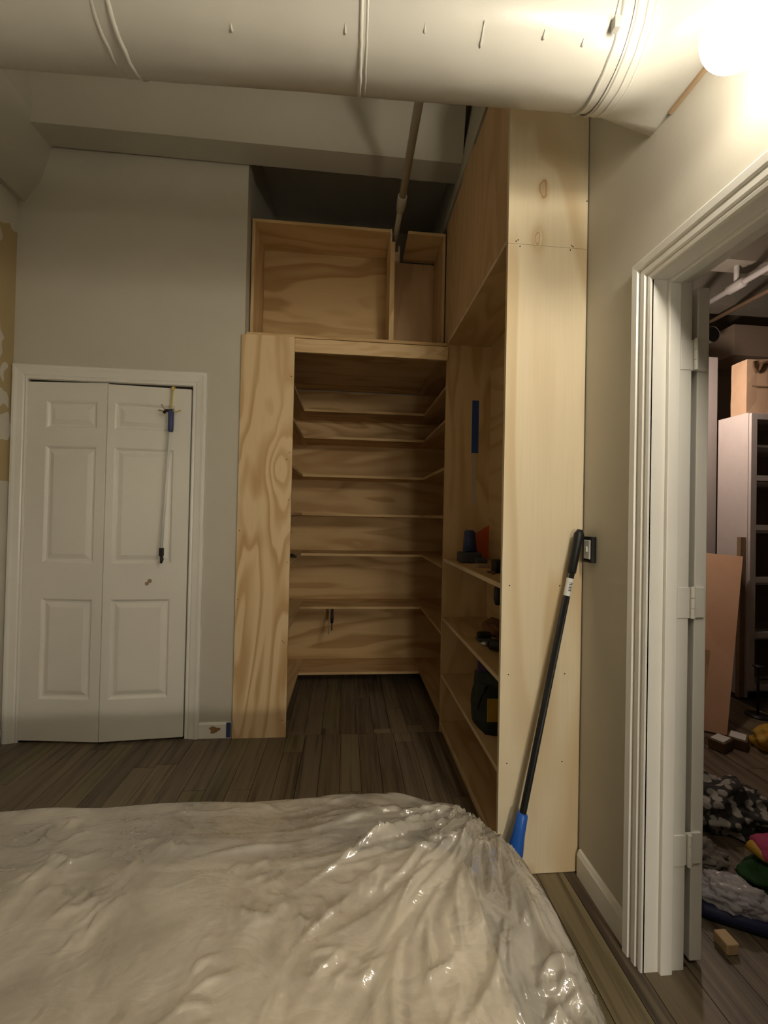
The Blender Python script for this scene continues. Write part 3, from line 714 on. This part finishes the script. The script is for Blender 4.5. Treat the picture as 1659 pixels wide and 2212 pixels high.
# plastic film draped over it
def ridge(q): return 1 - abs(noise.noise(q)) * 2
HX, HY, RC, RB = .825, 1.065, .31, .050            # half size, corner radius in plan, edge rounding
BC = Vector((-.425, .005, 0))                          # centre -> right edge .35, far edge 1.01
TOP = .634
def film(u, v):
    """u,v measured from the centre along the sheet; returns a draped point"""
    qx, qy = abs(u) - (HX - RC), abs(v) - (HY - RC)
    if qx > 0 and qy > 0: d = math.hypot(qx, qy) - RC; nrm = Vector((qx, qy)) / math.hypot(qx, qy)
    elif qx > qy: d = qx - RC; nrm = Vector((1, 0))
    else: d = qy - RC; nrm = Vector((0, 1))
    nrm = Vector((nrm.x * (1 if u > 0 else -1), nrm.y * (1 if v > 0 else -1)))
    z = TOP; x, y = u, v; nz = 1.0; out = Vector((0, 0))
    if d > -RB:
        t_ = d + RB; a = min(t_ / RB, 1.42); drop = max(0, t_ - RB * 1.42)
        x -= nrm.x * t_; y -= nrm.y * t_
        hor = RB * math.sin(a) + drop * .12; z = TOP - RB * (1 - math.cos(a)) - drop * .985
        x += nrm.x * hor; y += nrm.y * hor; nz = math.cos(a)
        th = math.atan2(v - (HY - RC), u - (HX - RC)) if (qx > 0 and qy > 0) else (u * 1.0 if qy > qx else v * 1.0)
        fold = .020 * min(1, drop / .12) * math.sin(th * (7 if qx > 0 and qy > 0 else 17) + 2 * noise.noise(Vector((th * 2, 0, 1))))
        out = nrm * (fold + .0)
    p3 = Vector((x + BC.x + out.x, y + BC.y + out.y, z))
    # the film sags between high points, is crumpled, and creases fan out of the far right corner
    wp = Vector((u, v, 0)) + BC
    s = Vector((wp.x, wp.y, .3))
    h = .010 * noise.noise(s * 2.3) + .007 * noise.noise(s * 5 + Vector((3, 0, 0)))
    wv = s + Vector((noise.noise(s * 3), noise.noise(s * 3 + Vector((9, 0, 0))), 0)) * .10
    dist, _ = noise.voronoi(Vector((wv.x * 5.2, wv.y * 7.5, 0)))
    h += .011 * (dist[1] - dist[0]) * (.35 + .65 * max(0, noise.noise(s * 2.0 + Vector((5, 5, 0))) + .3))
    dist2, _ = noise.voronoi(Vector((wv.x * 15 + wv.y * 5, wv.y * 17, 2)))
    h += .004 * (dist2[1] - dist2[0]) * max(0, noise.noise(s * 2.6 + Vector((1, 8, 0))) + .1)
    rc = Vector((wp.x - .31, wp.y - .90)); rho = rc.length; th = math.atan2(rc.y, rc.x)
    fan = math.exp(-max(0, rho - .05) / .30) * min(1, rho / .07)
    h += .009 * fan * ridge(Vector((th * 3.4, rho * 1.1, 4.0))) + .006 * fan * ridge(Vector((th * 8.5, rho * 2.0, 7.0)))
    if v > .78 and u < .6:      # long creases parallel to the foot edge
        e_ = (v - .78) / .2; h += .006 * max(0, 1 - abs(e_ - .5) * 2) * ridge(Vector((wp.x * 1.6, wp.y * 17, 3)))
    cd = math.hypot(max(0, wp.x - .05), max(0, wp.y - .68)); h -= .10 * max(0, cd - .12)
    hn = Vector((nrm.x * math.sqrt(max(0, 1 - nz * nz)), nrm.y * math.sqrt(max(0, 1 - nz * nz)), nz))
    p3 += hn * h
    return p3
import numpy as np
def axis_pts(lo, hi, fine0, fine1, st_c, st_f):
    r_ = []; x = lo
    while x < hi: r_.append(x); x += st_f if fine0 <= x <= fine1 else st_c
    r_.append(hi); return r_
us = axis_pts(-HX - .33, HX + .50, -.66, HX + .30, .03, .0046)
vs_ = axis_pts(-HY - .25, HY + .50, .40, HY + .25, .05, .0046)
PT = np.array([[film(u, v)[:] for v in vs_] for u in us])
UU, VV = np.meshgrid(np.array(us) + BC.x, np.array(vs_) + BC.y, indexing='ij')     # sheet coordinates in bed space
rnd = random.Random(11); strokes = []
def cluster(x, y, n, ang, spread, sx, sy, ln, hh):
    for _ in range(n):
        strokes.append((x + rnd.gauss(0, sx), y + rnd.gauss(0, sy), ang + rnd.gauss(0, spread), ln * (.5 + rnd.random()), .004 + .006 * rnd.random(), hh * .85 * (.5 + rnd.random())))
for k in range(34):          # fan of creases out of the far right corner
    a_ = R(180 + 95 * rnd.random()); r_ = .06 + .26 * rnd.random()
    strokes.append((.33 + r_ * math.cos(a_), .97 + r_ * math.sin(a_), a_ + rnd.gauss(0, .12), .05 + .09 * rnd.random(), .005 + .006 * rnd.random(), .0055 + .0055 * rnd.random()))
cluster(.10, .86, 12, R(8), .14, .13, .025, .09, .007)        # long creases along the foot edge
cluster(-.10, .97, 10, R(-8), .3, .20, .02, .03, .006)
cluster(.28, .66, 16, R(80), .35, .05, .10, .05, .008)        # right side
cluster(.15, .62, 12, R(55), .4, .07, .06, .06, .009)
cluster(.33, .52, 12, R(40), .5, .05, .07, .05, .009)
for cx_, cy_, n_ in ((-.53, .83, 11), (-.45, .76, 8), (-.40, .73, 8), (-.16, .80, 7), (-.14, .72, 9), (-.02, .73, 8), (-.17, .60, 7), (-.24, .55, 8), (.02, .60, 8), (-.35, .88, 7), (-.60, .92, 8), (-.55, .62, 6), (.06, .78, 8)):
    cluster(cx_, cy_, n_, R(rnd.choice((35, 60, -40, 75))), .6, .03, .022, .022, .0065)
HH = np.zeros_like(UU)
for (x, y, a_, ln, wd_, hh) in strokes:
    c_, s_ = math.cos(a_), math.sin(a_); al = ((UU - x) * c_ + (VV - y) * s_) / ln; ac = (-(UU - x) * s_ + (VV - y) * c_) / wd_
    ac = ac + .8 * np.sin(al * 2.0 + x * 40)
    HH += hh * np.exp(-al ** 2) * np.where(ac > 0, np.exp(-ac * 2.2), np.exp(ac * .95)) * 1.0
PT[..., 2] += HH
PT[..., 2] = np.maximum(PT[..., 2], .012)
nu, nv = len(us), len(vs_)
idx = np.arange(nu * nv).reshape(nu, nv)
fc = np.stack([idx[:-1, :-1], idx[1:, :-1], idx[1:, 1:], idx[:-1, 1:]], -1).reshape(-1, 4)
org = np.array((BC.x, BC.y, .012))
fm = bpy.data.meshes.new('plastic_sheet'); fm.from_pydata((PT.reshape(-1, 3) - org).tolist(), [], fc.tolist())
for p_ in fm.polygons: p_.use_smooth = True
fm.materials.append(MT['plastic_film'])
fl = bpy.data.objects.new('plastic_sheet', fm); C.objects.link(fl); fl.location = org.tolist()
tag(fl, 'wrinkled translucent plastic sheet draped over the bed', 'plastic sheet')

# ------------------------------------------------------------------ next room, seen through the doorway
bc = thing('white_bookcase', 'tall white bookcase with glazed door in the next room', 'bookcase', (3.35, 3.0, 0))
obj('side_panel', B(2.992, 3.012, 2.875, 3.13, 0, 2.138), 'white_melamine', bc)
obj('side_panel', B(3.700, 3.720, 2.875, 3.13, 0, 2.138), 'white_melamine', bc)
obj('top_panel', B(3.012, 3.700, 2.875, 3.13, 2.118, 2.138), 'white_melamine', bc)
obj('back_panel', B(3.012, 3.700, 3.120, 3.13, .06, 2.118), 'box_brown', bc)
for z in (.06, .45, .86, 1.25, 1.62, 1.95 - .05): obj('shelf', B(3.012, 3.700, 2.885, 3.119, z - .018, z), 'white_melamine', bc)
dr = obj('glass_door', B(2.994, 3.040, 2.852, 2.872, .065, 2.13), 'white_melamine', bc)
obj('stile', B(3.318, 3.355, 2.852, 2.872, .065, 2.13), 'white_melamine', dr)
for z in (.065, .455, .865, 1.255, 1.625, 2.085): obj('rail', B(3.041, 3.317, 2.852, 2.872, z, z + .04), 'white_melamine', dr)
for z0, z1 in ((.105, .455), (.495, .865), (.905, 1.255), (1.295, 1.625), (1.665, 2.085)): obj('pane', B(3.041, 3.317, 2.860, 2.863, z0 + .001, z1 - .001), 'glass', dr)
jr = thing('glass_jar', 'clear jar with pale lid inside the white bookcase', 'jar', (3.09, 2.98, 1.251))
obj('body', L((3.09, 2.98, 1.251), [(0, 0), (.03, 0), (.034, .01), (.034, .12), (.024, .14), (0, .14)], 20), 'tool_grey', jr, True)
obj('lid', L((3.09, 2.98, 1.392), [(0, 0), (.027, 0), (.027, .02), (0, .02)], 20), 'white_plastic', jr, True)
wd = thing('white_wardrobe', 'tall white wardrobe edge glowing in lamp light behind the bookcase', 'wardrobe', (2.66, 3.6, 0))
obj('body', B(2.20, 3.146, 3.32, 3.90, 0, 2.73, bev=.003), 'white_melamine', wd)
obj('door', B(2.203, 2.670, 3.300, 3.319, .05, 2.725, bev=.003), 'white_melamine', wd)
obj('door', B(2.674, 3.143, 3.300, 3.319, .05, 2.725, bev=.003), 'white_melamine', wd)
bg_ = thing('paper_bag', 'kraft paper bag with dark rope handle on top of the white bookcase', 'bag', (3.15, 3.02, 2.139))
bm = bmesh.new(); q0 = [(3.03, 2.93), (3.27, 2.91), (3.28, 3.05), (3.04, 3.07)]
lv = []
for z, k_ in ((2.139, 1.0), (2.25, 1.015), (2.36, .99), (2.47, 1.0), (2.565, .985)):
    ring = []
    for i in range(4):
        for f in (0, .33, .66):
            a, b = q0[i], q0[(i + 1) % 4]; x = a[0] + (b[0] - a[0]) * f; y = a[1] + (b[1] - a[1]) * f
            x = 3.155 + (x - 3.155) * k_; y = 2.99 + (y - 2.99) * k_; nn = .006 * noise.noise(Vector((x * 20, y * 20, z * 9)))
            ring.append(bm.verts.new((x + nn, y + nn, z + (nn if z > 2.5 else 0))))
    lv.append(ring)
bm.faces.new(list(reversed(lv[0])))
for a, b in zip(lv[:-1], lv[1:]):
    for i in range(12): bm.faces.new((a[i], a[(i + 1) % 12], b[(i + 1) % 12], b[i]))
obj('bag_body', bm, 'kraft', bg_)
obj('handle', T([(3.08, 2.919, 2.545), (3.065, 2.908, 2.49), (3.085, 2.905, 2.455), (3.11, 2.905, 2.475), (3.13, 2.908, 2.525), (3.21, 2.908, 2.55), (3.26, 2.915, 2.56)], [.008, .008, .008, .009, .014, .016, .010], 8), 'box_brown', bg_, True)
obj('print_band', B(3.05, 3.255, 2.904, 2.908, 2.345, 2.355), 'wood_mark', bg_)
it = obj('storage_box', B(3.31, 3.66, 2.90, 3.11, 2.139, 2.56, bev=.006), 'box_brown'); tag(it, 'dark cardboard box beside the paper bag on the bookcase', 'box')
ex = thing('exhaust_duct', 'short grey duct end with dark opening above the wardrobe', 'duct', (3.43, 3.7, 3.05))
obj('sleeve', T([(3.40, 4.29, 3.10), (3.43, 3.66, 3.10)], .075, 20, False), 'beam_paint', ex, True)
obj('opening', T([(3.431, 3.668, 3.10), (3.431, 3.664, 3.10)], .070, 20), 'black', ex)
hp = thing('sprinkler_pipe', 'white pipe with a tee fitting under the next room ceiling', 'pipe', (3.06, 3.0, 3.2))
obj('pipe_run', T([(3.06, .6, 3.2), (3.06, 4.29, 3.2)], .024, 16), 'white_plastic', hp, True)
obj('tee', T([(3.06, 2.98, 3.2), (3.06, 2.99, 3.2), (3.06, 3.12, 3.2), (3.06, 3.13, 3.2)], [.026, .038, .038, .026], 16), 'white_plastic', hp, True)
obj('riser', T([(3.06, 3.055, 3.22), (3.06, 3.055, 3.74)], .018, 12), 'white_plastic', hp, True)
hp = obj('copper_pipe', T([(3.55, .6, 3.30), (3.55, 4.29, 3.30)], .02, 12), 'kraft', None, True); tag(hp, 'thin tan pipe under the next room ceiling', 'pipe')
bd = obj('plywood_offcut', slab(bmesh.new(), [(2.34, 2.365, .002), (1.98, 2.60, .002), (2.565, 3.075, 1.075), (2.925, 2.845, 1.05)], -.016), 'board_pink'); tag(bd, 'plywood sheet leaning against the white bookcase in the next room', 'board')
bd = obj('short_board', slab(bmesh.new(), [(2.06, 2.26, .002), (1.90, 2.40, .002), (2.12, 2.56, .50), (2.28, 2.42, .50)], -.018), 'ply_brown_and_shaded'); tag(bd, 'short brown board standing in front of the leaning plywood', 'board')
bd = obj('wood_batten', B(2.946, 2.988, 2.880, 2.912, .001, 1.20, bev=.002), 'wood_mark'); tag(bd, 'narrow wood batten behind the leaning plywood', 'batten')
sd = thing('metal_stand', 'small black metal stand with disc top by the bookcase foot', 'stand', (2.80, 2.6, 0))
obj('disc_top', L((2.80, 2.6, .325), [(0, 0), (.02, 0), (.032, .008), (.032, .016), (0, .018)], 18), 'black', sd, True)
obj('post', T([(2.80, 2.6, .012), (2.80, 2.6, .326)], .008, 10), 'black', sd, True)
obj('arm', T([(2.80, 2.6, .25), (2.86, 2.59, .252), (2.91, 2.58, .255)], .006, 8), 'black', sd, True)
obj('base_plate', L((2.80, 2.6, 0), [(0, 0), (.07, 0), (.07, .008), (0, .012)], 20), 'black', sd, True)
def carton(name, x, y, w_, d_, h_, rot, mat, label, cat, top):
    t_ = thing(name, label, cat, (x, y, 0)); 
    o = obj('body', B(x - w_ / 2, x + w_ / 2, y - d_ / 2, y + d_ / 2, .001, h_, bev=.004), mat, t_)
    o2 = obj('top_sheet', B(x - w_ * .42, x + w_ * .42, y - d_ * .4, y + d_ * .4, h_, h_ + .006, bev=.001), top, t_)
    t_.rotation_euler = (0, 0, R(rot)); return t_
carton('tissue_pack', 2.18, 2.24, .11, .08, .055, 25, 'box_brown', 'small box with white sheet on top at the foot of the leaning board', 'box', 'white_plastic')
carton('wipes_pack', 2.31, 2.26, .11, .09, .055, 40, 'box_brown', 'box with bright white sheet on top beside the yellow bag', 'box', 'white_plastic')
it = obj('yellow_bag', blob((2.50, 2.22, .001), (.115, .09, .085), .3, 2.0, 6), 'yellow', None, True); tag(it, 'mustard yellow crumpled bag on the next room floor', 'bag')
it = obj('patterned_cloth', blob((1.66, 1.74, .001), (.21, .15, .11), .45, 2.4, 9, 5), 'pattern_cloth', None, True); tag(it, 'heap of black and white patterned cloth on the next room floor', 'cloth')
it = obj('dark_cloth', blob((2.10, 1.70, .001), (.11, .13, .06), .4, 2.4, 11), 'box_brown', None, True); tag(it, 'dark brown crumpled cloth behind the patterned heap', 'cloth')
it = obj('grey_sweater', blob((1.33, 1.50, .001), (.12, .075, .06), .5, 2.8, 13, 5), 'grey_cloth', None, True); tag(it, 'crumpled grey garment in front of the patterned heap', 'cloth')
pk = thing('pink_pouch', 'pink pouch with yellow edge on top of the green cloth', 'pouch', (1.56, 1.43, .09))
obj('pouch', blob((1.60, 1.40, .085), (.09, .07, .045), .2, 2, 15), 'pink', pk, True)
obj('edge_trim', T([(1.51, 1.43, .115), (1.52, 1.38, .10), (1.55, 1.345, .10)], [.02, .012, .010], 8), 'yellow', pk, True)
it = obj('green_cloth', blob((1.60, 1.38, .001), (.13, .09, .06), .35, 2.4, 17), 'green_cloth', None, True); tag(it, 'dark green folded cloth under the pink pouch', 'cloth')
sp_ = thing('wrapped_pack', 'shiny clear-wrapped pack on a navy tray among the clutter', 'package', (1.32, 1.29, 0))
bm = bmesh.new(); box(bm, 1.20, 1.42, 1.215, 1.345, .001, .045, bev=.02); obj('tray', bm, 'navy', sp_, True)
obj('wrap', blob((1.305, 1.285, .040), (.105, .062, .05), .30, 3.2, 19, 5), 'clear_wrap', sp_, True)
sp_.rotation_euler = (0, 0, R(-28))
it = obj('navy_shoe', blob((1.15, 1.40, .001), (.045, .10, .06), .25, 2, 21), 'navy', None, True); tag(it, 'navy blue shoe-like bundle next to the door edge', 'shoe')
it = obj('wood_block', B(1.165, 1.205, 1.165, 1.215, .001, .035, bev=.004), 'beige_block'); tag(it, 'small beige wood block on the floor by the door', 'block')
it = thing('red_box', 'flat red box with cream border at the doorway side', 'box', (1.38, 1.19, 0))
obj('body', B(1.335, 1.54, 1.05, 1.13, .001, .040, bev=.003), 'red', it)
bm = bmesh.new(); box(bm, 1.333, 1.542, 1.047, 1.0495, .001, .012); box(bm, 1.333, 1.542, 1.047, 1.0495, .030, .042); box(bm, 1.3305, 1.3345, 1.047, 1.133, .001, .012); box(bm, 1.3305, 1.3345, 1.047, 1.133, .030, .042)
obj('border', bm, 'beige_block', it)
